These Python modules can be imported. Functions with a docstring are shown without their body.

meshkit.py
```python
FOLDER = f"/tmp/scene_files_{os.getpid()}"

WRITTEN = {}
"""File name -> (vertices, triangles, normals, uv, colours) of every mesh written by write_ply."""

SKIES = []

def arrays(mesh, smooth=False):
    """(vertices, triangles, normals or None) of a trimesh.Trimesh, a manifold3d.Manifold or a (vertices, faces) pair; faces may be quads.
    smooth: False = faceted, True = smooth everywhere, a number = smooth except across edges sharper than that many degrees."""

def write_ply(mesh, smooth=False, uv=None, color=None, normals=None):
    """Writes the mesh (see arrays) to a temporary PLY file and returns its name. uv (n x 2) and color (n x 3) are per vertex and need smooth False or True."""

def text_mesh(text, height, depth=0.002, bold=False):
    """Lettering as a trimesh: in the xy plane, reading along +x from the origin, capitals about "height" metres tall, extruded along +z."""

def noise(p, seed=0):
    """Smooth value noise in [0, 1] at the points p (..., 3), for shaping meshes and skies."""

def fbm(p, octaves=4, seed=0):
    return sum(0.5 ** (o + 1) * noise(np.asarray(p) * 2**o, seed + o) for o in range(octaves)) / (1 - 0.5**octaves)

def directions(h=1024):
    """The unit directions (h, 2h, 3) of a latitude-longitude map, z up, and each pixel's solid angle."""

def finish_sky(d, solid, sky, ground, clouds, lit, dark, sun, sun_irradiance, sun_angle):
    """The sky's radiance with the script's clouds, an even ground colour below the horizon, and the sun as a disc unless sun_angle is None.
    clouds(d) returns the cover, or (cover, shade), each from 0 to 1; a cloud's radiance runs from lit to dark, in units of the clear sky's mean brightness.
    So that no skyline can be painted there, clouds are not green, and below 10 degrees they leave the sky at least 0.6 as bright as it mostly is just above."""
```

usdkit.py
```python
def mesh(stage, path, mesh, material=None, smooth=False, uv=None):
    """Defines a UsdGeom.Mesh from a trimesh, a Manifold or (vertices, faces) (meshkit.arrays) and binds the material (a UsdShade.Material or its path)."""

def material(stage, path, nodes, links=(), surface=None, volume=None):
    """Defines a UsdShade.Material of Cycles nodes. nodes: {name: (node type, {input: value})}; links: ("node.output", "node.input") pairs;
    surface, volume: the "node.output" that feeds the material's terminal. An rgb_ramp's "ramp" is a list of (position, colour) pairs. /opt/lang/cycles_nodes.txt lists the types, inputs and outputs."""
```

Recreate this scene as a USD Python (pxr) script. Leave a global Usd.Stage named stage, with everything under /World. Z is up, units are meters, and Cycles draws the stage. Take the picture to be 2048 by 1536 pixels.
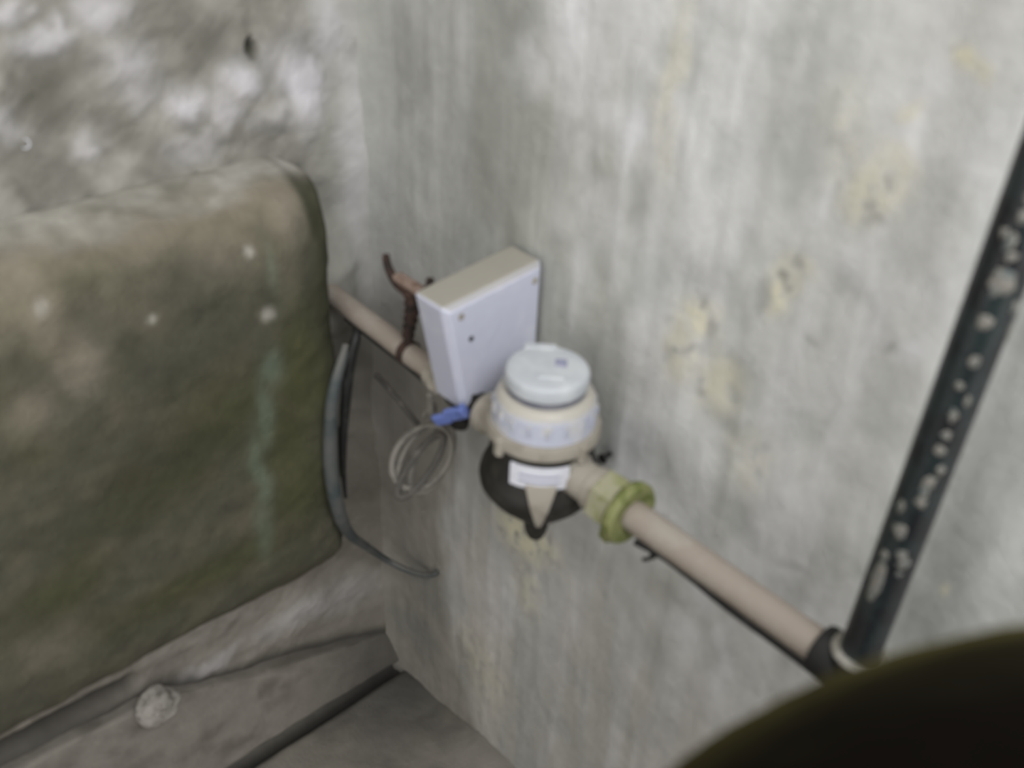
import math
import numpy as np
import trimesh
import manifold3d as m3
import usdkit
from meshkit import noise, fbm
from pxr import Usd, UsdGeom, UsdLux, UsdShade, Gf, Sdf, Vt

stage = Usd.Stage.CreateInMemory()
UsdGeom.SetStageUpAxis(stage, UsdGeom.Tokens.z)
UsdGeom.SetStageMetersPerUnit(stage, 1.0)
UsdGeom.Xform.Define(stage, '/World')
UsdGeom.Scope.Define(stage, '/World/Looks')

# ------------------------------------------------------------------ camera, light, exposure
EXPOSURE = 0.0
CAM_POS = np.array([0.99234456, -0.63225999, 1.28789813])
CAM_F = np.array([-0.60264531, 0.5673814, -0.56115681])
CAM_R = np.array([0.66373391, 0.74677446, 0.04225167])
CAM_U = np.array([-0.44303039, 0.34699603, 0.8266304])
cam = UsdGeom.Camera.Define(stage, '/World/camera')
cam.AddTransformOp().Set(Gf.Matrix4d(*CAM_R, 0, *CAM_U, 0, *(-CAM_F), 0, *CAM_POS, 1))
FOCAL = 36.0 * 2000 / 2048
cam.CreateHorizontalApertureAttr(36.0)
cam.CreateVerticalApertureAttr(27.0)
cam.CreateFocalLengthAttr(FOCAL)
cam.CreateClippingRangeAttr(Gf.Vec2f(0.01, 100))
cam.CreateFStopAttr(5.2)                 # the shot is out of focus: the lens hunts far behind the corner
cam.CreateFocusDistanceAttr(6.0)
cam.CreateExposureAttr(EXPOSURE)

dome = UsdLux.DomeLight.Define(stage, '/World/dim_cellar_light')
dome.CreateColorAttr(Gf.Vec3f(1.0, 0.985, 0.95))
dome.CreateIntensityAttr(0.46)


def rect_light(name, pos, target, w, h, intensity, color):
    L = UsdLux.RectLight.Define(stage, '/World/' + name)
    z = np.array(pos, float) - np.array(target, float); z /= np.linalg.norm(z)
    x = np.cross([0, 0, 1.0], z); x /= np.linalg.norm(x); y = np.cross(z, x)
    L.AddTransformOp().Set(Gf.Matrix4d(*x, 0, *y, 0, *z, 0, *pos, 1))
    L.CreateWidthAttr(w); L.CreateHeightAttr(h); L.CreateIntensityAttr(intensity)
    L.CreateColorAttr(Gf.Vec3f(*color))


# daylight from a cellar window high up on the right, behind the photographer
rect_light('window_daylight', (1.45, -0.56, 1.85), (0.45, -0.05, 0.75), 0.50, 0.40, 19.5, (0.97, 0.985, 1.0))


# ------------------------------------------------------------------ helpers
_used = {}


def numbered(name, parent='/World'):
    k = _used.get((parent, name), 0); _used[(parent, name)] = k + 1
    return name if k == 0 else f'{name}_{k:03d}'


def tag(prim, label=None, cat=None, group=None, kind=None):
    for k, v in (('label', label), ('category', cat), ('group', group), ('kind', kind)):
        if v:
            prim.SetCustomDataByKey(k, v)


class Thing:
    def __init__(s, name, label, cat, loc=(0, 0, 0), group=None):
        s.path = '/World/' + numbered(name); s.loc = np.array(loc, float)
        x = UsdGeom.Xform.Define(stage, s.path); x.AddTranslateOp().Set(Gf.Vec3d(*map(float, s.loc)))
        tag(x.GetPrim(), label, cat, group)

    def part(s, name, mesh, mat, smooth=35, label=None, parent=None):
        """mesh in world coordinates; becomes a child of this thing (or of one of its parts)."""
        base = parent or s.path
        v, f = vf(mesh)
        p = base + '/' + numbered(name, base)
        m = usdkit.mesh(stage, p, trimesh.Trimesh(v - s.loc, f, process=False), mat, smooth)
        tag(m.GetPrim(), label)
        return p


def vf(mesh):
    if hasattr(mesh, 'to_mesh'):
        q = mesh.to_mesh(); return np.array(q.vert_properties[:, :3], float), np.array(q.tri_verts, int)
    return np.array(mesh.vertices, float), np.array(mesh.faces, int)


def tm(mesh):
    v, f = vf(mesh); return trimesh.Trimesh(v, f, process=False)


def join(*ms):
    return trimesh.util.concatenate([tm(m) for m in ms])


def frame(z):
    z = np.array(z, float); z /= np.linalg.norm(z)
    a = np.array([0, 0, 1.0]) if abs(z[2]) < .9 else np.array([1.0, 0, 0])
    x = np.cross(a, z); x /= np.linalg.norm(x)
    return x, np.cross(z, x), z


def lathe(profile, origin=(0, 0, 0), axis=(0, 0, 1), n=56):
    """profile: (r, h) pairs from bottom to top, closed on the axis at both ends."""
    pr = np.array(profile, float)
    if pr[0, 0] > 1e-6: pr = np.vstack([[1e-5, pr[0, 1]], pr])
    if pr[-1, 0] > 1e-6: pr = np.vstack([pr, [1e-5, pr[-1, 1]]])
    pr[:, 0] = np.maximum(pr[:, 0], 1e-5)
    x, y, z = frame(axis); t = np.arange(n) * 2 * np.pi / n
    ring = np.cos(t)[:, None] * x + np.sin(t)[:, None] * y
    v = (np.array(origin) + pr[:, None, 1:2] * z + pr[:, None, 0:1] * ring[None]).reshape(-1, 3)
    f = []
    for i in range(len(pr) - 1):
        for j in range(n):
            a, b = i * n + j, i * n + (j + 1) % n; c, d = a + n, b + n
            f += [[a, b, d], [a, d, c]]
    return trimesh.Trimesh(v, f, process=False)


def spline(pts, n=80):
    from scipy.interpolate import CubicSpline
    p = np.array(pts, float); d = np.r_[0, np.cumsum(np.linalg.norm(np.diff(p, axis=0), axis=1))]
    return CubicSpline(d, p)(np.linspace(0, d[-1], n))


def tube(path, r, n=14, caps=True):
    """a round tube along the points; r is a number or one per point."""
    p = np.array(path, float); r = np.broadcast_to(np.asarray(r, float), (len(p),))
    t = np.gradient(p, axis=0); t /= np.linalg.norm(t, axis=1, keepdims=True)
    x = frame(t[0])[0]; v = []
    a = np.arange(n) * 2 * np.pi / n
    for i in range(len(p)):
        x = x - t[i] * (x @ t[i]); x /= np.linalg.norm(x); y = np.cross(t[i], x)
        v.append(p[i] + r[i] * (np.cos(a)[:, None] * x + np.sin(a)[:, None] * y))
    v = np.vstack(v); f = []
    for i in range(len(p) - 1):
        for j in range(n):
            q, b = i * n + j, i * n + (j + 1) % n
            f += [[q, b, b + n], [q, b + n, q + n]]
    if caps:
        k = len(v); v = np.vstack([v, p[0], p[-1]]); e = (len(p) - 1) * n
        for j in range(n):
            f += [[k, (j + 1) % n, j], [k + 1, e + j, e + (j + 1) % n]]
    return trimesh.Trimesh(v, f, process=False)


def ring(profile, origin, axis, n=44):
    """a closed (r, h) outline turned about the axis: a ring"""
    pr = np.array(profile, float); x, y, z = frame(axis); t = np.arange(n) * 2 * np.pi / n; k = len(pr)
    e = np.cos(t)[:, None] * x + np.sin(t)[:, None] * y
    v = (np.array(origin) + pr[:, None, 1:2] * z + pr[:, None, 0:1] * e[None]).reshape(-1, 3)
    f = []
    for i in range(k):
        for j in range(n):
            a, b = i * n + j, i * n + (j + 1) % n; c, d = (i + 1) % k * n + j, (i + 1) % k * n + (j + 1) % n
            f += [[a, b, d], [a, d, c]]
    m = trimesh.Trimesh(v, f, process=False)
    if m.volume < 0: m.invert()
    return m


def hull_round(corners, r, seg=12):
    """hull of spheres at the corners: a solid with rounded edges."""
    s = m3.Manifold.sphere(r, seg)
    return m3.Manifold.batch_hull([s.translate(tuple(map(float, c))) for c in corners])


def rbox(center, size, r=.003, ax=None, seg=12):
    c = np.array(center, float); h = np.array(size, float) / 2 - r
    A = np.eye(3) if ax is None else np.array(ax, float)
    return hull_round([c + (np.array(s) * h) @ A for s in np.ndindex(2, 2, 2) for s in [np.array(s) * 2 - 1]], r, seg)


def hexprism(origin, axis, r, h, ch=.0015):
    x, y, z = frame(axis); o = np.array(origin, float)
    pts = []
    for hh, rr in ((0, r - ch), (ch, r), (h - ch, r), (h, r - ch)):
        for k in range(6):
            t = k * np.pi / 3 + .3
            pts.append(o + hh * z + rr * (np.cos(t) * x + np.sin(t) * y))
    return m3.Manifold.hull_points(np.array(pts))


# ------------------------------------------------------------------ materials
def look(name, nodes, links, surface='p.BSDF'):
    return usdkit.material(stage, '/World/Looks/' + name, nodes, links, surface=surface)


def painted_by_attribute(name, rough=.85, bump=.2, scale=40, tint=.09, spec=.25):
    """plaster whose stains are a per-vertex colour, with fine grain and relief from noise"""
    return look(name, {
        'a': ('attribute', {'attribute': 'albedo'}), 'g': ('geometry', {}),
        'n': ('noise_texture', {'scale': scale, 'detail': 6.0, 'roughness': .65}),
        'n2': ('noise_texture', {'scale': scale * 6, 'detail': 4.0, 'roughness': .6}),
        'r': ('map_range', {'from_min': .3, 'from_max': .7, 'to_min': 1 - tint, 'to_max': 1 + tint}),
        'c': ('combine_color', {}), 'm': ('mix', {'mix_type': 'multiply', 'fac': 1.0}),
        'ad': ('math', {'math_type': 'add'}),
        'b': ('bump', {'strength': bump, 'distance': .006}),
        'p': ('principled_bsdf', {'roughness': rough, 'specular_ior_level': spec})},
        [('g.position', 'n.vector'), ('g.position', 'n2.vector'), ('n.fac', 'r.value'), ('r.result', 'c.r'), ('r.result', 'c.g'), ('r.result', 'c.b'),
         ('a.color', 'm.color1'), ('c.color', 'm.color2'), ('m.color', 'p.base_color'),
         ('n.fac', 'ad.value1'), ('n2.fac', 'ad.value2'), ('ad.value', 'b.height'), ('b.normal', 'p.normal')])


def worn(name, base, wear, scale=40., lo=.5, hi=.62, rough=.6, metallic=0., bump=.2, dust=None, dust_from=.55, spec=.4, wear2=None):
    """base colour with patches of wear; optionally settled dust on faces that look upward"""
    nodes = {'g': ('geometry', {}),
             'n': ('noise_texture', {'scale': scale, 'detail': 5.0, 'roughness': .6}),
             'r': ('map_range', {'from_min': lo, 'from_max': hi, 'to_min': 0., 'to_max': 1., 'clamp': True}),
             'm': ('mix', {'color1': base, 'color2': wear}),
             'n2': ('noise_texture', {'scale': scale * 4, 'detail': 4.0}),
             'b': ('bump', {'strength': bump, 'distance': .003}),
             'p': ('principled_bsdf', {'roughness': rough, 'metallic': metallic, 'specular_ior_level': spec})}
    links = [('g.position', 'n.vector'), ('n.fac', 'r.value'), ('r.result', 'm.fac'), ('g.position', 'n2.vector'),
             ('n2.fac', 'b.height'), ('b.normal', 'p.normal')]
    last = 'm.color'
    if dust:
        nodes.update({'s': ('separate_xyz', {}), 'd': ('map_range', {'from_min': dust_from, 'from_max': dust_from + .3, 'to_min': 0., 'to_max': .9, 'clamp': True}),
                      'dm': ('mix', {'color2': dust})})
        links += [('g.normal', 's.vector'), ('s.z', 'd.value'), ('d.result', 'dm.fac'), (last, 'dm.color1')]
        last = 'dm.color'
    links.append((last, 'p.base_color'))
    return look(name, nodes, links)


DUST = (.34, .31, .26)
PLASTER = painted_by_attribute('stained_plaster')
BLOCKMAT = painted_by_attribute('mossy_render', bump=.4, scale=40, tint=.15)
FLOORMAT = painted_by_attribute('dusty_floor', bump=.3, scale=45)
PIPE_TAN = worn('dusty_painted_pipe', (.275, .235, .20), (.30, .27, .235), 30, rough=.7)
PIPE_BLACK = worn('black_pipe_paint', (.010, .011, .013), (.016, .024, .025), 45, .45, .6, rough=.38, spec=.5)
FLAKE = worn('pale_flakes', (.19, .18, .16), (.10, .12, .12), 130)
IRON_BLACK = worn('black_iron', (.006, .006, .006), (.014, .012, .010), 40, rough=.6)
COLLAR = worn('pale_sealing_ring', (.20, .19, .16), (.30, .29, .26), 80)
BRASS = worn('corroded_brass', (.20, .21, .085), (.11, .13, .032), 70, .46, .58, rough=.65, bump=.4)
BRASS_PALE = worn('dusty_brass', (.29, .28, .19), (.22, .225, .11), 70, .5, .6, rough=.65)
BRONZE = worn('dark_bronze', (.016, .015, .013), (.032, .029, .024), 60, rough=.55, dust=(.10, .092, .078), dust_from=.6)
DUSTY = worn('dusty_casting', (.30, .275, .235), (.24, .215, .18), 60, rough=.8)
PLASTIC_LID = worn('pale_grey_lid_plastic', (.44, .465, .50), (.50, .52, .545), 50, rough=.45)
SEAM = worn('seam_shadow_grey', (.10, .105, .14), (.16, .16, .19), 60)
PLASTIC_BAND = worn('lilac_grey_register_plastic', (.43, .45, .54), (.50, .50, .52), 40, rough=.4, dust=(.42, .395, .34), dust_from=.25)
PLASTIC_BOX = worn('lilac_grey_box_plastic', (.50, .515, .62), (.54, .55, .64), 20, rough=.42, dust=(.29, .27, .215), dust_from=.55)
LABEL = worn('white_label', (.66, .67, .74), (.60, .60, .66), 60, rough=.5)
PRINT = worn('grey_print', (.25, .26, .36), (.3, .3, .4), 60)
BLUE = worn('blue_plastic', (.11, .155, .40), (.16, .20, .43), 60, rough=.5)
RUST = worn('rusty_iron', (.060, .032, .024), (.022, .016, .014), 90, .42, .58, rough=.9, bump=.5)
RUST_DUST = worn('dusty_rust', (.22, .16, .13), (.13, .075, .055), 90, rough=.9)
CABLE_GREY = worn('grey_cable_sheath', (.085, .088, .086), (.045, .058, .060), 25, .42, .6, rough=.7, dust=(.14, .135, .125), dust_from=.5)
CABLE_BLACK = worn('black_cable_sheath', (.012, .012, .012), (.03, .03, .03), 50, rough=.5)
WIRE = worn('dusty_wire', (.185, .172, .152), (.125, .117, .105), 60, rough=.7)
WIRE_DARK = worn('dark_wire', (.07, .065, .058), (.12, .11, .10), 60, rough=.7)
LUMP = worn('pale_mortar', (.33, .31, .285), (.20, .185, .165), 60, rough=.95, bump=.5)
DARK_FORM = look('dark_form_fill', {  # near-black fill of the added form in place of a shadow
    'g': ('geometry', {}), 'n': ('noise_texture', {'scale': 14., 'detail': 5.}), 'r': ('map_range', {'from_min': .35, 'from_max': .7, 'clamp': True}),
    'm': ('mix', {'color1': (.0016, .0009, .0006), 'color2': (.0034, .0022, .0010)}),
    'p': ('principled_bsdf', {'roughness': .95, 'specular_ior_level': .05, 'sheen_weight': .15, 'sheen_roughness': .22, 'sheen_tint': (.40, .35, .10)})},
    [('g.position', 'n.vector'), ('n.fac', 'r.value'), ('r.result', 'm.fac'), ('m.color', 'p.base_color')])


# ------------------------------------------------------------------ large structure: stained walls and floor
def grid_axis(lo, hi, flo, fhi, fine, coarse=.06):
    a = [np.arange(flo, fhi + 1e-9, fine)]
    if lo < flo: a.insert(0, np.linspace(lo, flo, max(2, int((flo - lo) / coarse)))[:-1])
    if hi > fhi: a.append(np.linspace(fhi, hi, max(2, int((hi - fhi) / coarse)))[1:])
    return np.concatenate(a)


def lerp(a, b, t):
    return a + (np.asarray(b) - a) * np.clip(t, 0, 1)[..., None]


def blobs(u, v, table, seed, warp=.02):
    """soft stains with wandering edges: returns a mask for each kind"""
    q = np.stack([u * 28, v * 28, np.full_like(u, seed * 3.7)], -1)
    du = (fbm(q, 4, seed) - .5) * warp * 2.2; dv = (fbm(q, 4, seed + 9) - .5) * warp * 2.2
    out = {}
    for kind, a, b, ru, rv, s in table:
        e = ((u + du - a) / ru) ** 2 + ((v + dv - b) / rv) ** 2
        out[kind] = np.maximum(out.get(kind, 0), s * np.exp(-np.minimum(e, 50) ** 1.3))
    return out


def sheet(name, P, col, mat, flip=False):
    """P: (n, m, 3) points -> one Mesh with an albedo per vertex"""
    n, m = P.shape[:2]
    i = np.arange(n * m).reshape(n, m)
    q = np.stack([i[:-1, :-1], i[1:, :-1], i[1:, 1:], i[:-1, 1:]], -1).reshape(-1, 4)
    f = np.vstack([q[:, [0, 1, 2]], q[:, [0, 2, 3]]])
    if flip: f = f[:, ::-1]
    me = usdkit.mesh(stage, '/World/' + name, trimesh.Trimesh(P.reshape(-1, 3), f, process=False), mat, True)
    UsdGeom.PrimvarsAPI(me).CreatePrimvar('albedo', Sdf.ValueTypeNames.Color3fArray, 'vertex').Set(
        Vt.Vec3fArray.FromNumpy(np.clip(col.reshape(-1, 3), 0.002, .85).astype(np.float32)))
    return me.GetPrim()


def segdist(u, v, pts):
    d = np.full(np.shape(u), 9.0)
    for (a, b), (c, e) in zip(pts[:-1], pts[1:]):
        w = np.array([c - a, e - b]); t = np.clip(((u - a) * w[0] + (v - b) * w[1]) / (w @ w), 0, 1)
        d = np.minimum(d, np.hypot(u - a - t * w[0], v - b - t * w[1]))
    return d


LX = .06                                                     # the left wall's plane
UPPER_CRACK = [(-1.6, .215), (-.51, .2025), (-.367, .19), (-.241, .128), (.0, .055)]

# stains: (kind, along the wall, height, half width, half height, strength)
STAIN_RIGHT = [ ('w',0.377,1.06,0.02,0.078,0.6), ('w',0.457,0.993,0.019,0.026,0.9), ('w',0.33,1.018,0.026,0.027,0.6), ('w',0.403,1.045,0.011,0.092,0.5), ('w',0.426,0.911,0.03,0.033,0.4), ('w',0.425,1.008,0.033,0.015,0.5), ('w',0.417,0.877,0.011,0.068,0.3), ('w',0.636,0.996,0.006,0.031,0.5), ('w',0.694,0.997,0.007,0.017,0.5), ('w',0.702,0.924,0.004,0.053,0.5), ('w',0.735,0.923,0.01,0.011,0.8), ('w',0.679,0.964,0.013,0.022,0.4), ('w',0.702,1.072,0.01,0.059,0.4), ('w',0.754,1.071,0.014,0.045,0.4), ('w',0.536,0.951,0.019,0.074,0.3), ('w',0.577,0.995,0.018,0.093,0.3), ('w',0.407,0.392,0.047,0.11,0.25), ('w',0.619,0.578,0.019,0.035,0.5), ('w',0.588,0.501,0.034,0.025,0.4), ('w',0.678,0.728,0.026,0.021,0.2), ('w',0.319,0.32,0.037,0.118,0.3), ('w',0.648,0.494,0.013,0.049,0.5), ('w',0.719,0.625,0.013,0.013,0.5), ('w',0.703,0.415,0.025,0.037,0.4), ('y',0.554,0.855,0.023,0.021,0.9), ('y',0.54,0.822,0.021,0.038,0.6), ('y',0.581,0.801,0.025,0.032,0.6), ('y',0.624,0.915,0.013,0.021,0.8), ('y',0.637,0.936,0.016,0.012,0.5), ('y',0.679,1.022,0.035,0.025,0.6), ('y',0.692,1.045,0.02,0.016,0.5), ('y',0.722,1.118,0.014,0.01,0.9), ('y',0.487,1.046,0.015,0.072,0.4), ('y',0.65,1.057,0.022,0.025,0.3), ('y',0.695,1.083,0.01,0.006,0.5), ('y',0.357,0.462,0.049,0.036,0.9), ('y',0.372,0.381,0.034,0.045,0.4), ('y',0.626,0.745,0.028,0.032,0.3), ('y',0.823,0.74,0.004,0.006,0.8), ('y',0.284,0.161,0.061,0.068,0.3), ('d',0.14,0.971,0.043,0.063,0.5), ('d',0.257,0.898,0.081,0.092,0.35), ('d',0.533,0.904,0.028,0.021,0.4), ('d',0.565,0.908,0.024,0.017,0.4), ('d',0.356,0.946,0.032,0.034,0.35), ('d',0.307,1.044,0.039,0.027,0.5), ('d',0.388,0.956,0.015,0.033,0.3), ('d',0.47,0.946,0.011,0.031,0.5), ('d',0.532,0.818,0.013,0.014,0.6), ('d',0.604,0.77,0.024,0.016,0.5), ('d',0.605,0.819,0.023,0.021,0.4), ('d',0.679,0.947,0.022,0.016,0.4), ('d',0.605,0.911,0.011,0.01,0.6), ('d',0.719,0.917,0.004,0.007,0.7), ('d',0.651,0.882,0.006,0.005,0.6), ('d',0.586,1.075,0.016,0.052,0.3), ('d',0.619,1.066,0.015,0.051,0.3), ('d',0.169,0.219,0.068,0.061,0.9), ('d',0.144,0.113,0.084,0.055,1.0), ('d',0.252,0.131,0.027,0.079,0.8), ('d',0.115,0.758,0.058,0.086,0.2), ('d',0.522,0.692,0.029,0.029,0.3), ('d',0.574,0.541,0.017,0.012,0.5), ('d',0.689,0.634,0.027,0.022,0.3), ('d',0.701,0.674,0.026,0.006,0.4), ('d',0.47,0.651,0.008,0.011,1.0) ]
STAIN_LEFT = [ ('w',-0.086,0.944,0.028,0.048,1.0), ('w',-0.155,0.959,0.025,0.018,0.9), ('w',-0.217,0.95,0.021,0.021,0.9), ('w',-0.27,0.996,0.029,0.025,0.6), ('w',-0.051,0.999,0.019,0.044,0.7), ('w',-0.336,1.028,0.026,0.011,0.7), ('w',-0.326,1.035,0.006,0.021,0.6), ('w',-0.284,1.047,0.027,0.019,0.7), ('w',-0.359,1.059,0.016,0.013,0.7), ('w',-0.316,0.928,0.014,0.02,0.5), ('w',-0.028,0.859,0.02,0.173,0.5), ('w',-0.207,0.909,0.033,0.018,0.4), ('w',-0.26,0.97,0.024,0.023,0.5), ('w',-0.18,0.938,0.022,0.018,0.6), ('w',-0.107,0.979,0.036,0.019,0.4), ('w',-0.381,0.965,0.012,0.021,0.5), ('w',-0.12,0.913,0.036,0.019,0.4), ('w',-0.068,0.176,0.054,0.036,0.3), ('w',-0.154,0.181,0.066,0.026,0.4), ('w',-0.296,0.18,0.049,0.015,0.5), ('d',-0.315,1.003,0.027,0.024,0.7), ('d',-0.347,0.979,0.035,0.027,0.8), ('d',-0.249,0.973,0.02,0.014,0.6), ('d',-0.134,0.996,0.006,0.017,1.6), ('d',-0.133,0.902,0.024,0.013,0.8), ('d',-0.179,0.909,0.022,0.01,0.7), ('d',-0.211,0.876,0.006,0.007,1.4), ('d',-0.383,0.897,0.017,0.012,0.8), ('d',-0.283,0.923,0.019,0.012,0.5), ('d',-0.23,1.031,0.04,0.028,0.5), ('d',-0.214,0.929,0.021,0.009,0.6), ('d',-0.284,0.944,0.024,0.017,0.5), ('d',-0.377,1.0,0.01,0.016,0.8), ('d',-0.193,1.007,0.021,0.029,0.4), ('d',-0.082,0.996,0.036,0.025,0.4), ('d',-0.021,0.976,0.01,0.02,0.5), ('d',0.022,0.037,0.062,0.059,1.0), ('d',0.105,0.11,0.032,0.049,0.3) ]
STAIN_BLOCK = [ ('t',-0.238,0.889,0.145,0.031,0.9), ('t',-0.38,0.894,0.065,0.031,0.7), ('t',-0.302,0.867,0.048,0.022,0.6), ('t',-0.158,0.863,0.029,0.036,0.8), ('t',-0.396,0.767,0.022,0.033,0.8), ('t',-0.416,0.822,0.016,0.032,0.5), ('t',-0.424,0.865,0.024,0.031,0.5), ('t',-0.25,0.841,0.042,0.035,0.4), ('t',-0.453,0.735,0.029,0.033,0.5), ('t',-0.496,0.451,0.042,0.038,0.3), ('w',-0.325,0.883,0.007,0.007,0.9), ('w',-0.219,0.826,0.005,0.006,0.9), ('w',-0.324,0.791,0.004,0.005,0.8), ('w',-0.209,0.758,0.006,0.007,0.8), ('w',-0.391,0.881,0.012,0.007,0.7), ('w',-0.416,0.832,0.006,0.007,0.6), ('w',-0.361,0.874,0.013,0.008,0.5), ('d',-0.29,0.81,0.062,0.041,0.6), ('d',-0.383,0.81,0.026,0.033,0.5), ('d',-0.154,0.777,0.018,0.083,0.8), ('d',-0.287,0.729,0.1,0.049,0.4), ('d',-0.39,0.592,0.061,0.049,0.5), ('d',-0.328,0.634,0.082,0.056,0.5), ('d',-0.506,0.404,0.028,0.026,0.6), ('d',-0.203,0.769,0.007,0.044,0.5), ('d',-0.136,0.846,0.007,0.031,1.2), ('d',-0.395,0.884,0.012,0.006,0.6), ('g',-0.174,0.684,0.031,0.079,0.7), ('g',-0.315,0.445,0.127,0.028,0.6), ('g',-0.456,0.52,0.043,0.037,0.5), ('g',-0.201,0.535,0.039,0.112,0.6), ('g',-0.267,0.671,0.069,0.051,0.4), ('g',-0.461,0.699,0.025,0.033,0.3), ('g',-0.147,0.619,0.013,0.139,0.6), ('g',-0.364,0.585,0.08,0.038,0.3), ('p',-0.211,0.689,0.013,0.021,1.0), ('p',-0.223,0.632,0.01,0.046,0.8), ('p',-0.237,0.554,0.01,0.062,0.8), ('p',-0.241,0.472,0.011,0.05,0.6), ('p',-0.196,0.807,0.005,0.031,0.4) ]


# right wall: plane y = 0, whitewashed, with drips
X, Z = np.meshgrid(grid_axis(-.05, 2.2, 0.0, .98, .0033), grid_axis(-.02, 2.3, 0.0, 1.22, .0033), indexing='ij')
one = np.zeros_like(X)
S = blobs(X, Z, STAIN_RIGHT, 3)
big = fbm(np.stack([X * 5, Z * 4, one], -1), 4, 21)
mid = fbm(np.stack([X * 22, Z * 16, one], -1), 5, 22)
drip = fbm(np.stack([X * 60, Z * 6 + .7 * big, one], -1), 4, 23)
drip2 = fbm(np.stack([X * 26, Z * 3, one + 5], -1), 4, 24)
pick = fbm(np.stack([X * 90, Z * 70, one + 9], -1), 3, 25)
h = .010 * (big - .5) + .004 * (mid - .5) + .0025 * (drip - .5) + .0025 * S['y'] * (pick - .35) - .004 * np.clip(S['d'] - .9, 0, 1)
h = h * np.clip((X - .06) / .05, 0, 1) + .030 * np.exp(-np.maximum(X - LX, 0) / .022)      # plaster rounded into the corner
low = np.clip((.70 - Z) / .35, 0, 1)                          # dustier, browner plaster towards the foot of the wall
C = np.broadcast_to(np.array([.415, .420, .400]), X.shape + (3,)).copy()
C = lerp(C, [.36, .335, .31], low * .8)
C = lerp(C, [.58, .585, .575], np.clip((drip - .50) * 3.2, 0, 1) * .50 * (1 - .5 * low))
C = lerp(C, [.60, .60, .62], np.clip((drip2 - .52) * 5, 0, 1) * .55 * (1 - .6 * low))
lit_ramp = np.clip((X * .8 + Z * .7 - .82) / .45, 0, 1)                      # whiter up on the right: brighter light painted in with the whitewash
C = lerp(C, [.56, .56, .545], lit_ramp * .75)
wide = fbm(np.stack([X * 11, Z * 2.2 + big, one + 15], -1), 4, 27)
C = lerp(C, [.64, .64, .65], np.clip((wide - .52) * 6, 0, 1) * .5 * (1 - .6 * low))
C = lerp(C, [.30, .31, .295], np.clip((.47 - wide) * 6, 0, 1) * .5)
C = lerp(C, [.29, .30, .285], np.clip((.46 - mid) * 6, 0, 1) * .30)
C = lerp(C, [.30, .29, .24], np.clip((.46 - big) * 5, 0, 1) * .35)
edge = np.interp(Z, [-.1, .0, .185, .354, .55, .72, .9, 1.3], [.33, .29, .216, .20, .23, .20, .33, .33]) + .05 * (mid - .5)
C = lerp(C, [.215, .197, .172], np.clip((edge - X) / .035 + .5, 0, 1) * np.clip((.78 - Z) / .15, 0, 1) * .8)      # browner towards the corner, lower part
C = lerp(C, [.27, .27, .25], np.clip((edge - X) / .05 + .5, 0, 1) * np.clip((Z - .65) / .12, 0, 1) * .55)  # greyer towards the corner higher up: shade painted in
C = lerp(C, [.66, .66, .68], S['w'] * .9)
C = lerp(C, [.64, .60, .43], S['y'] * .85 * (.35 + .65 * np.clip((pick - .38) * 6, 0, 1)))
C = lerp(C, [.20, .19, .16], S['y'] * .85 * np.clip((.42 - pick) * 7, 0, 1))
C = lerp(C, [.15, .15, .135], S['d'] * .62)
tag(sheet('wall_right', np.stack([X, -.0015 - h, Z], -1), C, PLASTER, flip=False), 'pale whitewashed cellar wall with drip streaks behind the meter', None, None, 'structure')

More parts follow.
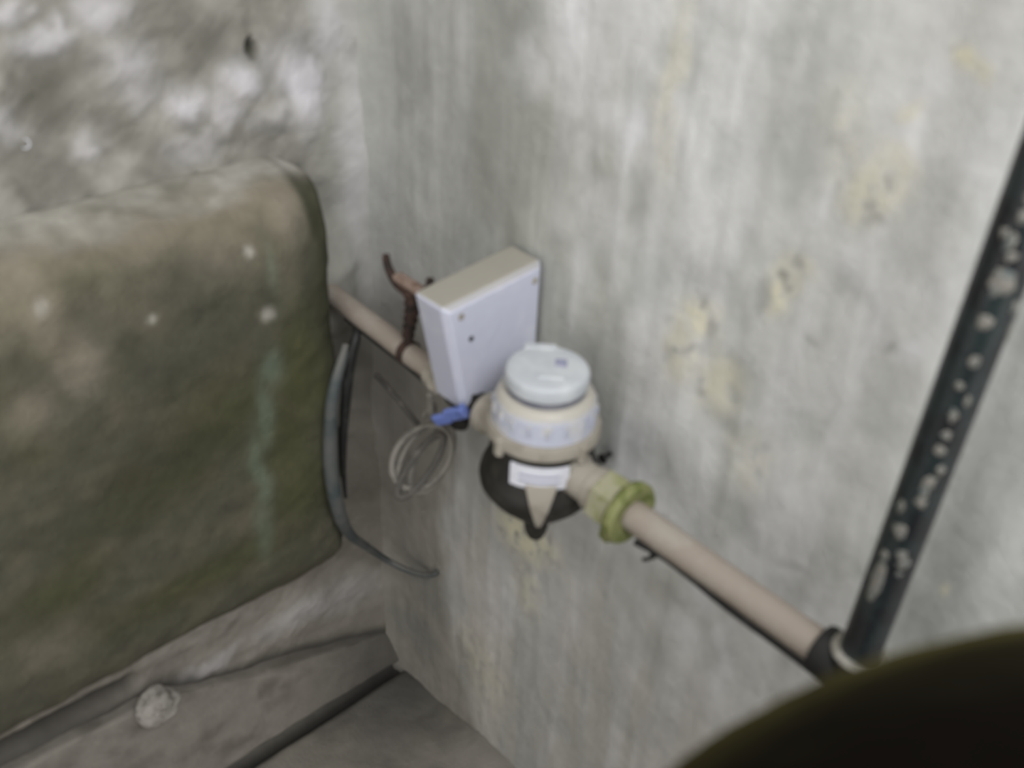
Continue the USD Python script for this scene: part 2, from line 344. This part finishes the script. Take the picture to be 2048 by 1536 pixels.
# left wall: plane x = LX, blotched, brown-grey
Y, Z = np.meshgrid(grid_axis(-2.2, .03, -.62, .03, .0033), grid_axis(-.02, 2.3, 0.0, 1.22, .0033), indexing='ij')
one = np.zeros_like(Y)
S = blobs(Y, Z, STAIN_LEFT, 5)
big = fbm(np.stack([one, Y * 6, Z * 6], -1), 4, 31)
mid = fbm(np.stack([one, Y * 20, Z * 20], -1), 5, 32)
fin = fbm(np.stack([one, Y * 55, Z * 55], -1), 4, 33)
h = .024 * (big - .5) + .012 * (mid - .5) + .006 * S['w'] - .02 * np.clip(S['d'] - .75, 0, 1.2)
h += .035 * np.exp(-((Y + .075) / .05) ** 2 - ((Z - .70) / .06) ** 2)      # mortar packed round the pipe
crack = segdist(Y, Z, UPPER_CRACK)
wedge = segdist(Y, Z, [(-.405, .222), (-.46, .222), (-.52, .224), (-.60, .226)])      # open joint between block and kerb
h = h * np.clip((.0 - Y) / .05, 0.25, 1) * np.clip((Z - .02) / .1, 0.2, 1)
C = np.broadcast_to(np.array([.262, .252, .226]), Y.shape + (3,)).copy()
low = np.clip((.62 - Z) / .2, 0, 1)
C = lerp(C, [.27, .245, .215], low)
C = lerp(C, [.38, .365, .335], np.clip((mid - .5) * 5, 0, 1) * .6 * (1 - .5 * low))
C = lerp(C, [.145, .142, .122], np.clip((.49 - mid) * 6, 0, 1) * .6 * (1 - .5 * low))
C = lerp(C, [.17, .166, .138], np.clip((.5 - fin) * 4, 0, 1) * .35)
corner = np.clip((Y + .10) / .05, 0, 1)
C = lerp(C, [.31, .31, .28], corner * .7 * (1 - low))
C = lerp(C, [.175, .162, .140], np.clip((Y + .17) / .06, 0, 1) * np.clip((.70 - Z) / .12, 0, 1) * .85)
C = lerp(C, [.58, .565, .60], S['w'] * .9)
C = lerp(C, [.075, .073, .055], S['d'] * .7)
C = lerp(C, [.05, .047, .042], np.exp(-(crack / .013) ** 2) * .85)
h = h + .030 * np.exp(np.minimum(Y, 0) / .022)
h = h - .03 * np.exp(-(wedge / .012) ** 2)
C = lerp(C, [.02, .019, .016], np.exp(-(wedge / .013) ** 2) * .95)  # shade deep in the open joint painted near-black
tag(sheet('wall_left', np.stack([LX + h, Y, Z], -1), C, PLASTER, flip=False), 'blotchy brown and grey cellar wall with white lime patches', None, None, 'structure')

# floor
X, Y = np.meshgrid(grid_axis(-.05, 2.2, .0, .62, .005), grid_axis(-2.2, .05, -.7, .05, .005), indexing='ij')
one = np.zeros_like(X)
big = fbm(np.stack([X * 5, Y * 5, one], -1), 4, 41); mid = fbm(np.stack([X * 24, Y * 24, one], -1), 5, 42)
gap = segdist(X, Y, [(.096, -1.0), (.096, -.35), (.098, -.2), (.094, .0)])
foot = segdist(X, Y, [(.08, -.03), (.30, .0), (.6, .0)])
h = .012 * (big - .5) + .006 * (mid - .5) - .030 * np.exp(-(gap / .010) ** 2) + .03 * np.exp(-(foot / .05) ** 2) * np.clip((X - .2) / .1, 0, 1)
C = np.broadcast_to(np.array([.215, .20, .178]), X.shape + (3,)).copy()
C = lerp(C, [.235, .22, .185], np.clip((big - .48) * 5, 0, 1) * .7)
C = lerp(C, [.13, .12, .11], np.clip((.5 - mid) * 6, 0, 1) * .5)
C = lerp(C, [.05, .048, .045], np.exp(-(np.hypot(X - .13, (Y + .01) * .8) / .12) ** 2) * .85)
C = lerp(C, [.012, .011, .010], np.exp(-(gap / .013) ** 2) * .97)
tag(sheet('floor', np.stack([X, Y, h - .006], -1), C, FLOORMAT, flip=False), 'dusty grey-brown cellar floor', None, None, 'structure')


# ------------------------------------------------------------------ masonry against the left wall
def refine(man, length):
    return tm(man.refine_to_length(length))


def shaded(path_name, v, f, col, mat, label, cat):
    me = usdkit.mesh(stage, '/World/' + numbered(path_name), trimesh.Trimesh(v, f, process=False), mat, True)
    UsdGeom.PrimvarsAPI(me).CreatePrimvar('albedo', Sdf.ValueTypeNames.Color3fArray, 'vertex').Set(Vt.Vec3fArray.FromNumpy(np.clip(col, .002, .85).astype(np.float32)))
    tag(me.GetPrim(), label, cat)
    return me


def normals(v, f):
    n = np.zeros_like(v); fn = np.cross(v[f[:, 1]] - v[f[:, 0]], v[f[:, 2]] - v[f[:, 0]])
    for k in range(3): np.add.at(n, f[:, k], fn)
    return n / np.maximum(np.linalg.norm(n, axis=1, keepdims=True), 1e-12)


# big rounded block
prof = [(.052, .335, -.07), (.145, .345, -.120), (.160, .372, -.131), (.166, .60, -.146), (.166, .70, -.130), (.165, .77, -.126), (.161, .805, -.126), (.152, .845, -.121), (.135, .864, -.115), (.100, .873, -.111), (.052, .879, -.118)]
pts = []
for x, z, ye in prof:
    pts += [(x, -1.3, z), (x, ye - .030, z), (.052 + (x - .052) * .985, ye - .010, .6 + (z - .6) * .993), (.052 + (x - .052) * .94, ye, .6 + (z - .6) * .98)]
bl = refine(m3.Manifold.hull_points(np.array(pts)), .011)
v, f = np.array(bl.vertices), np.array(bl.faces)
bm = trimesh.Trimesh(v, f, process=False)
bm = trimesh.smoothing.filter_laplacian(bm, lamb=.5, iterations=7); bm = bm.subdivide() if len(f) < 90000 else bm
v, f = np.array(bm.vertices), np.array(bm.faces)
n = normals(v, f)
d = .016 * (fbm(v * 7, 4, 51) - .5) + .006 * (fbm(v * 26, 4, 52) - .5) + .003 * (fbm(v * 70, 3, 57) - .5)
v = v + n * (d * np.clip((v[:, 0] - .055) / .04, 0, 1))[:, None]
S = blobs(v[:, 1], v[:, 2], STAIN_BLOCK, 7, .008)
mid = fbm(v * 24, 5, 53); big = fbm(v * 8, 4, 54)
C = np.broadcast_to(np.array([.080, .077, .055]), v.shape).copy()
C = lerp(C, [.12, .108, .075], np.clip((mid - .5) * 4, 0, 1) * .6)
C = lerp(C, [.052, .054, .026], np.clip((.5 - big) * 5, 0, 1) * .6)
C = lerp(C, [.22, .195, .145], np.clip((v[:, 2] - .78 + .16 * (big - .5)) / .09, 0, 1) * .85)
C = lerp(C, [.25, .22, .175], S['t'] * .95)
lime = np.clip((.135 - v[:, 0] + .06 * (mid - .5)) / .05, 0, 1) * np.clip((v[:, 2] - .80) / .03, 0, 1)                # wall plaster carried down over the top
C = lerp(C, [.27, .258, .228], lime * .9)
C = lerp(C, [.42, .405, .375], lime * np.clip((mid - .5) * 5, 0, 1) * .6)
C = lerp(C, [.13, .125, .105], lime * np.clip((.48 - mid) * 6, 0, 1) * .6)
C = lerp(C, [.036, .037, .027], S['d'] * .75)
C = lerp(C, [.055, .060, .014], S['g'] * .75)
C = lerp(C, [.15, .19, .14], S['p'] * .75)
C = lerp(C, [.035, .037, .02], np.clip((v[:, 1] + .155 + .03 * (mid - .5)) / .022, 0, 1) * np.clip((v[:, 2] - .62) / .06, 0, 1) * np.clip((.885 - v[:, 2]) / .02, 0, 1) * np.clip((v[:, 0] - .10) / .02, 0, 1) * .85)   # arris darkened: olive streak and edge shade painted in
C = lerp(C, [.45, .43, .39], S['w'] * .8)
shaded('masonry_block', v, f, C, BLOCKMAT, 'large rounded masonry block, tan on top and moss-green below, jutting from the left wall', 'masonry block')

# low mortar kerb at the foot of the left wall, its sloping top edge showing as a crack
poly = [(y, z) for y, z in UPPER_CRACK if y > -1.5]
pts_top = np.array([(-1.5, .212)] + poly)
ker = []
for (a, za), (b, zb) in zip(pts_top[:-1], pts_top[1:]):
    c = [(x, y, z) for y, zt in ((a, za), (b, zb)) for x, z in ((LX - .02, .008), (LX + .028, .008), (LX - .02, zt - .008), (LX + .012, zt - .008))]
    ker.append(hull_round(c, .007, 10))
kb = refine(m3.Manifold.batch_boolean(ker, m3.OpType.Add), .010)
v, f = np.array(kb.vertices), np.array(kb.faces); n = normals(v, f)
v = v + n * (.010 * (fbm(v * 20, 4, 61) - .5))[:, None]
C = np.broadcast_to(np.array([.235, .215, .19]), v.shape).copy()
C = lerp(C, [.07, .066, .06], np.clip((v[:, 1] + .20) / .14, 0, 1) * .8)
C = lerp(C, [.11, .10, .085], np.clip((.5 - fbm(v * 30, 4, 62)) * 5, 0, 1) * .6)
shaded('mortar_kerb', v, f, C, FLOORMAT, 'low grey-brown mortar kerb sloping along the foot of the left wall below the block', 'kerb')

# white mortar lump on the kerb
lump = trimesh.creation.icosphere(subdivisions=4, radius=1.0)
v = lump.vertices.copy(); v = v * (1 + .8 * (fbm(v * 1.1 + 5, 3, 71) - .5))[:, None] * np.array([.020, .027, .027]) + np.array([.098, -.385, .205])
me = usdkit.mesh(stage, '/World/mortar_lump', trimesh.Trimesh(v, lump.faces, process=False), LUMP, True)
tag(me.GetPrim(), 'small pale crumbly mortar lump sitting on the kerb under the block', 'rubble')

# added round-topped pier in place of a likely shadow, near right corner
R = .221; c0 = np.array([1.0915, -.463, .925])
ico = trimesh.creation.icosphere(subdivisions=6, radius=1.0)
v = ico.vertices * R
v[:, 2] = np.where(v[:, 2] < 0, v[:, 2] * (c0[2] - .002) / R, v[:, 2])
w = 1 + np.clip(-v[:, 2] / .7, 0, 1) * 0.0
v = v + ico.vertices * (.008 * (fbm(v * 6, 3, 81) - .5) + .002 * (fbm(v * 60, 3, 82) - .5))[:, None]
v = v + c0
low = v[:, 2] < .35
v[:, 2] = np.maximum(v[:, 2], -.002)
me = usdkit.mesh(stage, '/World/added_dark_form', trimesh.Trimesh(v, ico.faces, process=False), DARK_FORM, True)
tag(me.GetPrim(), 'blackish added pier with rounded top, filling the lower right corner', 'dark_standin')

# ------------------------------------------------------------------ pipework
PZ, PY = .694, -.085
# left pipe
t = Thing('water_pipe', 'short dusty tan pipe from the left wall to the meter, passing behind the box', 'pipe', (LX, PY, PZ - .014))
xs = np.linspace(LX - .01, .322, 40); zs = np.interp(xs, [.06, .322], [PZ + .011, PZ + .002])
t.part('pipe', tube(np.stack([xs, np.full(40, PY), zs], -1) + .0012 * (fbm(np.stack([xs * 20, xs * 0, xs * 0 + 2], -1), 3, 91) - .5)[:, None], .0125, 24), PIPE_TAN)
t.part('coupling', join(hexprism((.298, PY, PZ + .002), (1, 0, 0), .019, .018), lathe([(.0135, 0), (.0165, .002), (.0165, .012), (.015, .014)], (.286, PY, PZ + .003), (1, 0, 0), 32)), DUSTY)

# thin black wires added to draw the dark shadow line under both pipes
for lab, pts in (('added thin black wire drawing the shadow line along the underside of the short left pipe', [(.128, PY - .004, .690), (.150, PY - .006, .6905), (.215, PY - .006, .688), (.281, PY - .006, .684)]),
                 ('added thin black wire drawing the shadow line along the underside of the long right pipe', [(.590, PY - .008, .6755), (.606, PY - .005, .6765), (.687, PY - .006, .6755), (.740, PY - .005, .6735), (.783, PY - .005, .672)])):
    t = Thing('shadow_line_wire', lab, 'wire', pts[0])
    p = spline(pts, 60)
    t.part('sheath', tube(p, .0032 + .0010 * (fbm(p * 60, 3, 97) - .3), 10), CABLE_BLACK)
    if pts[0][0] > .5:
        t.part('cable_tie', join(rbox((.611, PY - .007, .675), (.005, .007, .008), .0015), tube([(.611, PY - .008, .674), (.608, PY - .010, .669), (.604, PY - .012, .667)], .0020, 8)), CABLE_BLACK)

# right pipe
t = Thing('water_pipe', 'long straight tan pipe between the green nut and the black standpipe', 'pipe', (.54, PY, PZ - .031))
xs = np.linspace(.556, .794, 60)
t.part('pipe', tube(np.stack([xs, np.full(60, PY), np.full(60, PZ)], -1), .0143 + .0008 * (fbm(np.stack([xs * 40, xs * 0, xs * 0], -1), 3, 92) - .5), 26), PIPE_TAN)
nut = t.part('coupling_nut', hexprism((.540, PY, PZ), (1, 0, 0), .0265, .028), BRASS_PALE, label='yellow-green corroded brass nut')
fl_ring = lathe([(.022, -.002), (.0295, .0), (.031, .003), (.031, .008), (.029, .011), (.024, .012), (.0155, .010)], (.567, PY, PZ), (1, 0, 0), 44)
v = fl_ring.vertices.copy(); v += (.0030 * (fbm(v * 60, 3, 93) - .5))[:, None]
t.part('flange_ring', trimesh.Trimesh(v, fl_ring.faces, process=False), BRASS, parent=nut)
drop = lathe([(.004, -.012), (.008, -.006), (.007, .004)], (.556, PY - .006, PZ - .030), (0, 0, 1), 20)
t.part('drip_crust', drop, BRASS, parent=nut)

# black standpipe
BX = .8035
t = Thing('standpipe', 'black upright pipe with flaking pale paint spots rising along the right edge', 'pipe', (BX, PY, PZ - .02))
LEAN = .015                                             # the pipe leans a little
t.part('upright_pipe', lathe([(.0148, 0), (.0148, .2), (.0148, .45), (.0148, 1.0), (.0148, 1.5)], (BX, PY, .708), (LEAN, 0, 1), 40), PIPE_BLACK)
t.part('elbow', join(hull_round([(BX, PY, .690), (BX, PY, .700)], .0200, 32), lathe([(.0195, .690), (.0206, .696), (.0206, .713), (.0190, .716)], (BX, PY, 0), (0, 0, 1), 40),
                     lathe([(.020, -.030), (.0212, -.027), (.0212, -.008), (.018, 0)], (BX, PY, PZ), (1, 0, 0), 36)), IRON_BLACK)
t.part('sealing_ring', lathe([(.0150, .7135), (.0205, .714), (.0209, .7155), (.0200, .7172), (.0150, .718)], (BX, PY, 0), (0, 0, 1), 44), COLLAR, label='pale ring of sealant')
rng = np.random.default_rng(4)
FLAKES = [(1.0865, -1.262, 0.0024, 0.0042), (1.0752, -1.248, 0.0024, 0.0043), (1.06, -1.353, 0.0027, 0.0056), (1.0639, -1.676, 0.0022, 0.0028), (1.052, -1.134, 0.0027, 0.0031), (1.0365, -1.168, 0.0061, 0.0083), (1.0211, -0.247, 0.0028, 0.0039), (1.0107, -1.195, 0.0045, 0.0046), (1.0054, 0.196, 0.0023, 0.0099), (0.918, -1.09, 0.0031, 0.0036), (0.9032, -0.762, 0.0025, 0.0036), (0.8922, -1.04, 0.0038, 0.0051), (0.8836, -1.089, 0.0029, 0.0044), (0.8754, -1.053, 0.0032, 0.0044), (0.848, -1.492, 0.0046, 0.0061), (0.8295, -1.013, 0.004, 0.0046), (0.8211, -0.789, 0.0047, 0.0039), (0.8116, -0.843, 0.002, 0.0023), (0.9448, -1.087, 0.0024, 0.0049), (0.9296, -1.1, 0.0028, 0.0032), (0.9657, -1.26, 0.0024, 0.0027), (0.9843, -1.071, 0.0029, 0.004), (0.8658, -1.816, 0.0026, 0.0053), (0.8222, -1.735, 0.0031, 0.0047), (0.7972, -1.66, 0.0048, 0.0159), (0.9568, -0.772, 0.0018, 0.0034)]

for k, (z, ang, a, b) in enumerate(FLAKES):
    m = trimesh.creation.icosphere(subdivisions=2, radius=1.0)
    v = m.vertices * (1 + 1.5 * (fbm(m.vertices * 1.6 + k * 3.1, 3, 95) - .5))[:, None]
    er = np.array([math.cos(ang), math.sin(ang), 0]); et = np.array([-er[1], er[0], 0])
    rad = .0148
    th = v[:, 0] * a / rad
    r = rad + v[:, 1] * .0009
    pts_ = np.stack([BX + LEAN * (z + v[:, 2] * b - .708) + r * np.cos(ang + th), PY + r * np.sin(ang + th), z + v[:, 2] * b], -1)
    t.part('paint_flake', trimesh.Trimesh(pts_, m.faces, process=False), FLAKE, True)

# ------------------------------------------------------------------ water meter
MX, MY = .4575, PY
TO = np.array([.700, -.714, 0])                       # horizontal direction the dial's label looks
SIDE = np.array([.714, .700, 0])
t = Thing('water_meter', 'water meter with pale grey capped register, dark bronze body and white label, on the pipe', 'water meter', (MX, MY, .60))
body = t.part('meter_body', join(
    lathe([(.004, .606), (.014, .613), (.032, .627), (.049, .645), (.0585, .659), (.060, .668), (.0585, .676), (.052, .690), (.049, .722)], (MX, MY, 0), (0, 0, 1), 64)), BRONZE)
# pointed drain boss and the dusty rib above it, drawing a lit facet in tan
bo = TO * .020
t.part('drain_boss', lathe([(.003, .592), (.008, .595), (.011, .602), (.013, .616), (.011, .626)], (MX + bo[0] * .6, MY + bo[1] * .6, 0), (0, 0, 1), 28), BRONZE, parent=body)
ribp = [(.055, -.011, .694), (.055, .015, .694), (.0620, -.005, .672), (.0620, .009, .672), (.050, .001, .642), (.050, .003, .642), (.040, -.004, .668), (.040, .008, .668)]
t.part('front_rib', hull_round([np.array([MX, MY, 0]) + TO * a + SIDE * b + np.array([0, 0, z]) for a, b, z in ribp], .002, 8), DUSTY, label='dusty tan wedge-shaped rib drawing a lit facet of the body')
t.part('body_flange', lathe([(.046, .717), (.052, .719), (.0550, .723), (.0550, .730), (.053, .735), (.047, .736)], (MX, MY, 0), (0, 0, 1), 72), DUSTY)
for k in range(4):
    an = math.pi / 4 + k * math.pi / 2 + .75
    t.part('flange_bolt', hexprism((MX + .0535 * math.cos(an), MY + .0535 * math.sin(an), .714), (0, 0, 1), .0055, .020), DUSTY)
reg = t.part('register', lathe([(.046, .732), (.0495, .735), (.0495, .742), (.0482, .7445), (.0482, .756), (.0470, .760), (.0440, .7655), (.0400, .7685), (.030, .769)], (MX, MY, 0), (0, 0, 1), 72), PLASTIC_BAND)
for k in range(18):
    an = k * 2 * math.pi / 18
    e = np.array([math.cos(an), math.sin(an), 0]); s_ = np.array([-e[1], e[0], 0])
    t.part('grip_rib', rbox(np.array([MX, MY, .750]) + e * .0482, (.004, .004, .011), .0012, [e, s_, [0, 0, 1]], 6), PLASTIC_BAND, parent=reg)
lid = t.part('lid', lathe([(.034, .7748), (.0385, .7752), (.0396, .7770), (.0394, .7865), (.0376, .7895), (.0355, .7908), (.028, .7915), (.012, .7918)], (MX, MY, 0), (0, 0, 1), 72), PLASTIC_LID)
t.part('lid_seam', lathe([(.030, .7670), (.0375, .7672), (.0375, .7770), (.030, .7775)], (MX, MY, 0), (0, 0, 1), 64), SEAM, parent=lid, label='dark seam under the lid')
t.part('hinge_tab', rbox(np.array([MX, MY, .787]) - TO * .033 - SIDE * .008, (.012, .032, .011), .003, [TO, SIDE, [0, 0, 1]]), PLASTIC_LID, parent=lid)
t.part('thumb_tab', rbox(np.array([MX, MY, .7915]) + TO * .019 + SIDE * .004, (.006, .026, .004), .0018, [TO, SIDE, [0, 0, 1]]), PLASTIC_LID, parent=lid)
t.part('lid_dimple', rbox(np.array([MX, MY, .7918]) - TO * .006 + SIDE * .012, (.013, .011, .0018), .0008, [TO, SIDE, [0, 0, 1]], 8), PRINT, parent=lid)


def curved_plate(r, a0, a1, z0, z1, th, nn=20):
    """a thin plate wrapped round the meter; angles are measured from TO"""
    base = math.atan2(TO[1], TO[0]); aa = np.linspace(a0, a1, nn) + base
    v, f = [], []
    for a in aa:
        for rr in (r, r + th):
            for z in (z0, z1): v.append((MX + rr * math.cos(a), MY + rr * math.sin(a), z))
    for i in range(nn - 1):
        a, b = i * 4, i * 4 + 4
        for p, q in ((2, 3), (3, 1), (1, 0), (0, 2)):
            f += [[a + p, a + q, b + q], [a + p, b + q, b + p]]
    f += [[0, 1, 3], [0, 3, 2], [4 * nn - 4, 4 * nn - 2, 4 * nn - 1], [4 * nn - 4, 4 * nn - 1, 4 * nn - 3]]
    return trimesh.Trimesh(v, f, process=False)


lab = t.part('label_plate', curved_plate(.0535, -.52, .50, .691, .715, .0025), LABEL, label='white label plate on the dark body')
for z in (.705, .6985):
    t.part('printed_line', curved_plate(.0561, -.36, .34, z, z + .0018, .0004), PRINT, parent=lab)
for s_, nm in ((-1, 'inlet_neck'), (1, 'outlet_neck')):
    t.part(nm, lathe([(.026, .030), (.023, .046), (.0190, .052), (.0190, .070), (.0215, .072), (.0215, .083), (.016, .085)], (MX, MY, PZ), (s_, 0, 0), 40), DUSTY)

# blue-handled stop valve on the inlet
t = Thing('stop_valve', 'small black stop valve with blue plastic lever under the corner of the box', 'valve', (.340, PY, PZ - .03))
vd = np.array([.55, -.75, -.25]); vd /= np.linalg.norm(vd)
vb = t.part('valve_body', join(hull_round([(.333, PY, PZ), (.352, PY, PZ)], .0175, 24), lathe([(.0145, 0), (.0155, .002), (.0155, .048), (.0145, .050)], (.3225, PY, PZ), (1, 0, 0), 32), tube([(.343, PY, PZ), np.array([.343, PY, PZ - .004]) + vd * .034], .0105, 20)), IRON_BLACK)
tip = np.array([.343, PY, PZ - .002]) + vd * .034
lx = np.array([.66, .55, .50]); lx -= vd * (lx @ vd); lx /= np.linalg.norm(lx); ly = np.cross(vd, lx)
LEV = tip + ly * .012 + lx * -.002
t.part('lever', join(rbox(LEV + lx * .008 + ly * .002, (.024, .016, .006), .0025, [lx, ly, vd]), rbox(LEV - lx * .011 - ly * .0015, (.020, .014, .006), .0025, [lx, ly, vd]),
                     rbox(LEV + lx * .018 + ly * .004, (.007, .013, .012), .0025, [lx, ly, vd])), BLUE, label='blue plastic lever')

# ------------------------------------------------------------------ grey box against the right wall
t = Thing('junction_box', 'flat lilac-grey plastic box with dusty top, edge-on to the right wall behind the meter', 'box', (.337, -.06, .70))
front = [(-.1300, .8215), (-.1030, .6915), (-.0045, .7045), (-.0045, .8350)]      # (y, z) of the front face


def inset(q, k):
    c = np.mean(q, axis=0); return [tuple(c + (np.array(p) - c) * k) for p in q]


t.part('box_body', hull_round([(x, y, z) for x in (.3190, .350) for y, z in inset(front, .93)], .0040, 14), PLASTIC_BOX)
t.part('cover', hull_round([(.3545, y, z) for y, z in inset(front, .94)] + [(.3590, y, z) for y, z in inset(front, .88)], .0040, 16), PLASTIC_BOX)
for y, z in ((-.110, .808), (-.092, .708), (-.016, .816)):
    t.part('screw', lathe([(.0036, 0), (.0036, .001), (.0028, .0018), (.001, .0014)], (.3625, y, z), (1, 0, 0), 18), DUSTY if z > .8 else BRONZE)
t.part('name_spot', lathe([(.0030, 0), (.0030, .0006), (.002, .0010)], (.3628, -.097, .779), (1, 0, 0), 16), BRONZE, label='small brown spot on the cover')

# rusty hanger holding the left pipe
t = Thing('pipe_hanger', 'rusty forked iron hanger standing on the left pipe beside the box', 'hanger', (.246, PY, PZ + .0))
arc = spline([(.207, PY, .802), (.212, PY, .787), (.226, PY, .777), (.246, PY, .776), (.268, PY, .782), (.280, PY, .794), (.283, PY, .806)], 40)
t.part('fork', tube(arc, np.r_[np.linspace(.0038, .0066, 20), np.linspace(.0066, .0042, 20)], 12), RUST)
t.part('stem', tube(spline([(.250, PY, .778), (.251, PY, .755), (.247, PY, .735), (.244, PY, .722), (.244, PY, .713)], 30), np.linspace(.0085, .0060, 30) + .001 * np.sin(np.arange(30) * 1.3), 12), RUST)
t.part('cap', rbox((.247, PY, .785), (.044, .014, .008), .003), RUST_DUST, label='dust-covered saddle of the fork')
t.part('pipe_strap', ring([(.0127, -.005), (.0143, -.005), (.0143, .005), (.0127, .005)], (.244, PY, PZ + .0047), (1, 0, 0), 32), RUST)
t.part('wall_spike', tube([(.262, PY + .002, .780), (.262, -.03, .783), (.262, .008, .786)], .0035, 10), RUST)

# ------------------------------------------------------------------ cables
t = Thing('grey_cable', 'thick grey cable drooping down beside the block and into the corner', 'cable', (.12, -.11, .25))
p = spline([(.158, -.110, .674), (.168, -.124, .662), (.177, -.1405, .640), (.1785, -.1500, .591), (.1785, -.1535, .519), (.176, -.1450, .451), (.155, -.118, .385), (.128, -.070, .310), (.126, -.032, .258), (.150, -.022, .256), (.195, -.006, .280)], 120)
t.part('sheath', tube(p, np.interp(np.linspace(0, 1, 120), [0, .12, .25, .45, .6, 1], [.0055, .0075, .0090, .0088, .0062, .0036]), 16), CABLE_GREY)
t = Thing('black_cable', 'thin black cable hanging from the left pipe just right of the grey cable', 'cable', (.13, -.09, .40))
p = spline([(.150, -.0915, .685), (.158, -.0945, .690), (.1655, -.1010, .686), (.167, -.1085, .668), (.167, -.1165, .633), (.168, -.1262, .572), (.169, -.1308, .521), (.168, -.1300, .465)], 90)
t.part('sheath', tube(p, np.interp(np.linspace(0, 1, 90), [0, .2, .45, .75, 1], [.0045, .0068, .0062, .0040, .0022]), 12), CABLE_BLACK)

t = Thing('wire_coil', 'loose coil of dusty grey wire hanging under the pipe left of the valve', 'wire', (.25, -.075, .46))
cc = np.array([.2766, -.088, .5693])
ax1 = np.array([.70, .70, -.05]); ax1 /= np.linalg.norm(ax1)
ax2 = np.array([-.40, .42, .80]); ax2 -= ax1 * (ax2 @ ax1); ax2 /= np.linalg.norm(ax2); view = np.cross(ax1, ax2)
for k, (ra, rb, ox, oz, tilt, dpt) in enumerate([(.025, .045, 0, .004, -.45, 0), (.029, .040, -.004, .004, -.58, .008), (.018, .040, .006, -.001, -.38, -.008), (.012, .042, -.004, -.006, -.50, .013)]):
    a = np.linspace(0, 2 * np.pi, 70)
    u = ra * np.cos(a); w = rb * np.sin(a)
    ct, st = math.cos(tilt), math.sin(tilt)
    P = cc + (ox + u * ct - w * st)[:, None] * ax1 + (oz + u * st + w * ct)[:, None] * ax2 + (dpt + .003 * np.sin(a * 2 + k))[:, None] * view
    t.part('loop', tube(P, .0036, 10), WIRE if k != 3 else WIRE_DARK)
top = cc + ax2 * -.048
top2 = cc + ax2 * .048
hi = top if top[2] > top2[2] else top2
t.part('tail', tube(spline([hi + np.array([-.012, 0, -.004]), hi + np.array([.0, .004, .02]), (.300, PY - .012, .650), (.308, PY - .020, .676), (.310, PY - .022, .688)], 40), .0030, 10), WIRE)
t = Thing('wall_wire', 'dark wire slanting down from the black cable towards the coil, below the left pipe', 'wire', (.2, -.06, .58))
t.part('strand', tube(spline([(.142, -.060, .605), (.165, -.060, .600), (.195, -.060, .590), (.225, -.062, .582), (.245, -.072, .588)], 40), .0036, 10), WIRE_DARK)

# rusty nail in the right wall
t = Thing('nail', 'short dark nail sticking out of the right wall just right of the meter', 'nail', (.469, 0, .654))
t.part('shank', tube([(.474, .004, .660), (.474, -.012, .658)], .0024, 10), IRON_BLACK)
t.part('head', lathe([(.0045, 0), (.0055, .001), (.005, .0025), (.002, .003)], (.474, -.011, .658), (0, -1, 0), 20), IRON_BLACK)
# curl of fibre added on the left wall for dust on the lens
t = Thing('lens_dust_curl', 'tiny pale curl of fibre added on the left wall for lens dust at the far left', 'lens_fibre', (.07, -.376, .948))
a = np.linspace(-2.3, 1.5, 30)
t.part('strand', tube(np.stack([np.full(30, .078), -.378 + .0040 * np.cos(a), .9485 + .0042 * np.sin(a)], -1), .00055, 8), LABEL)
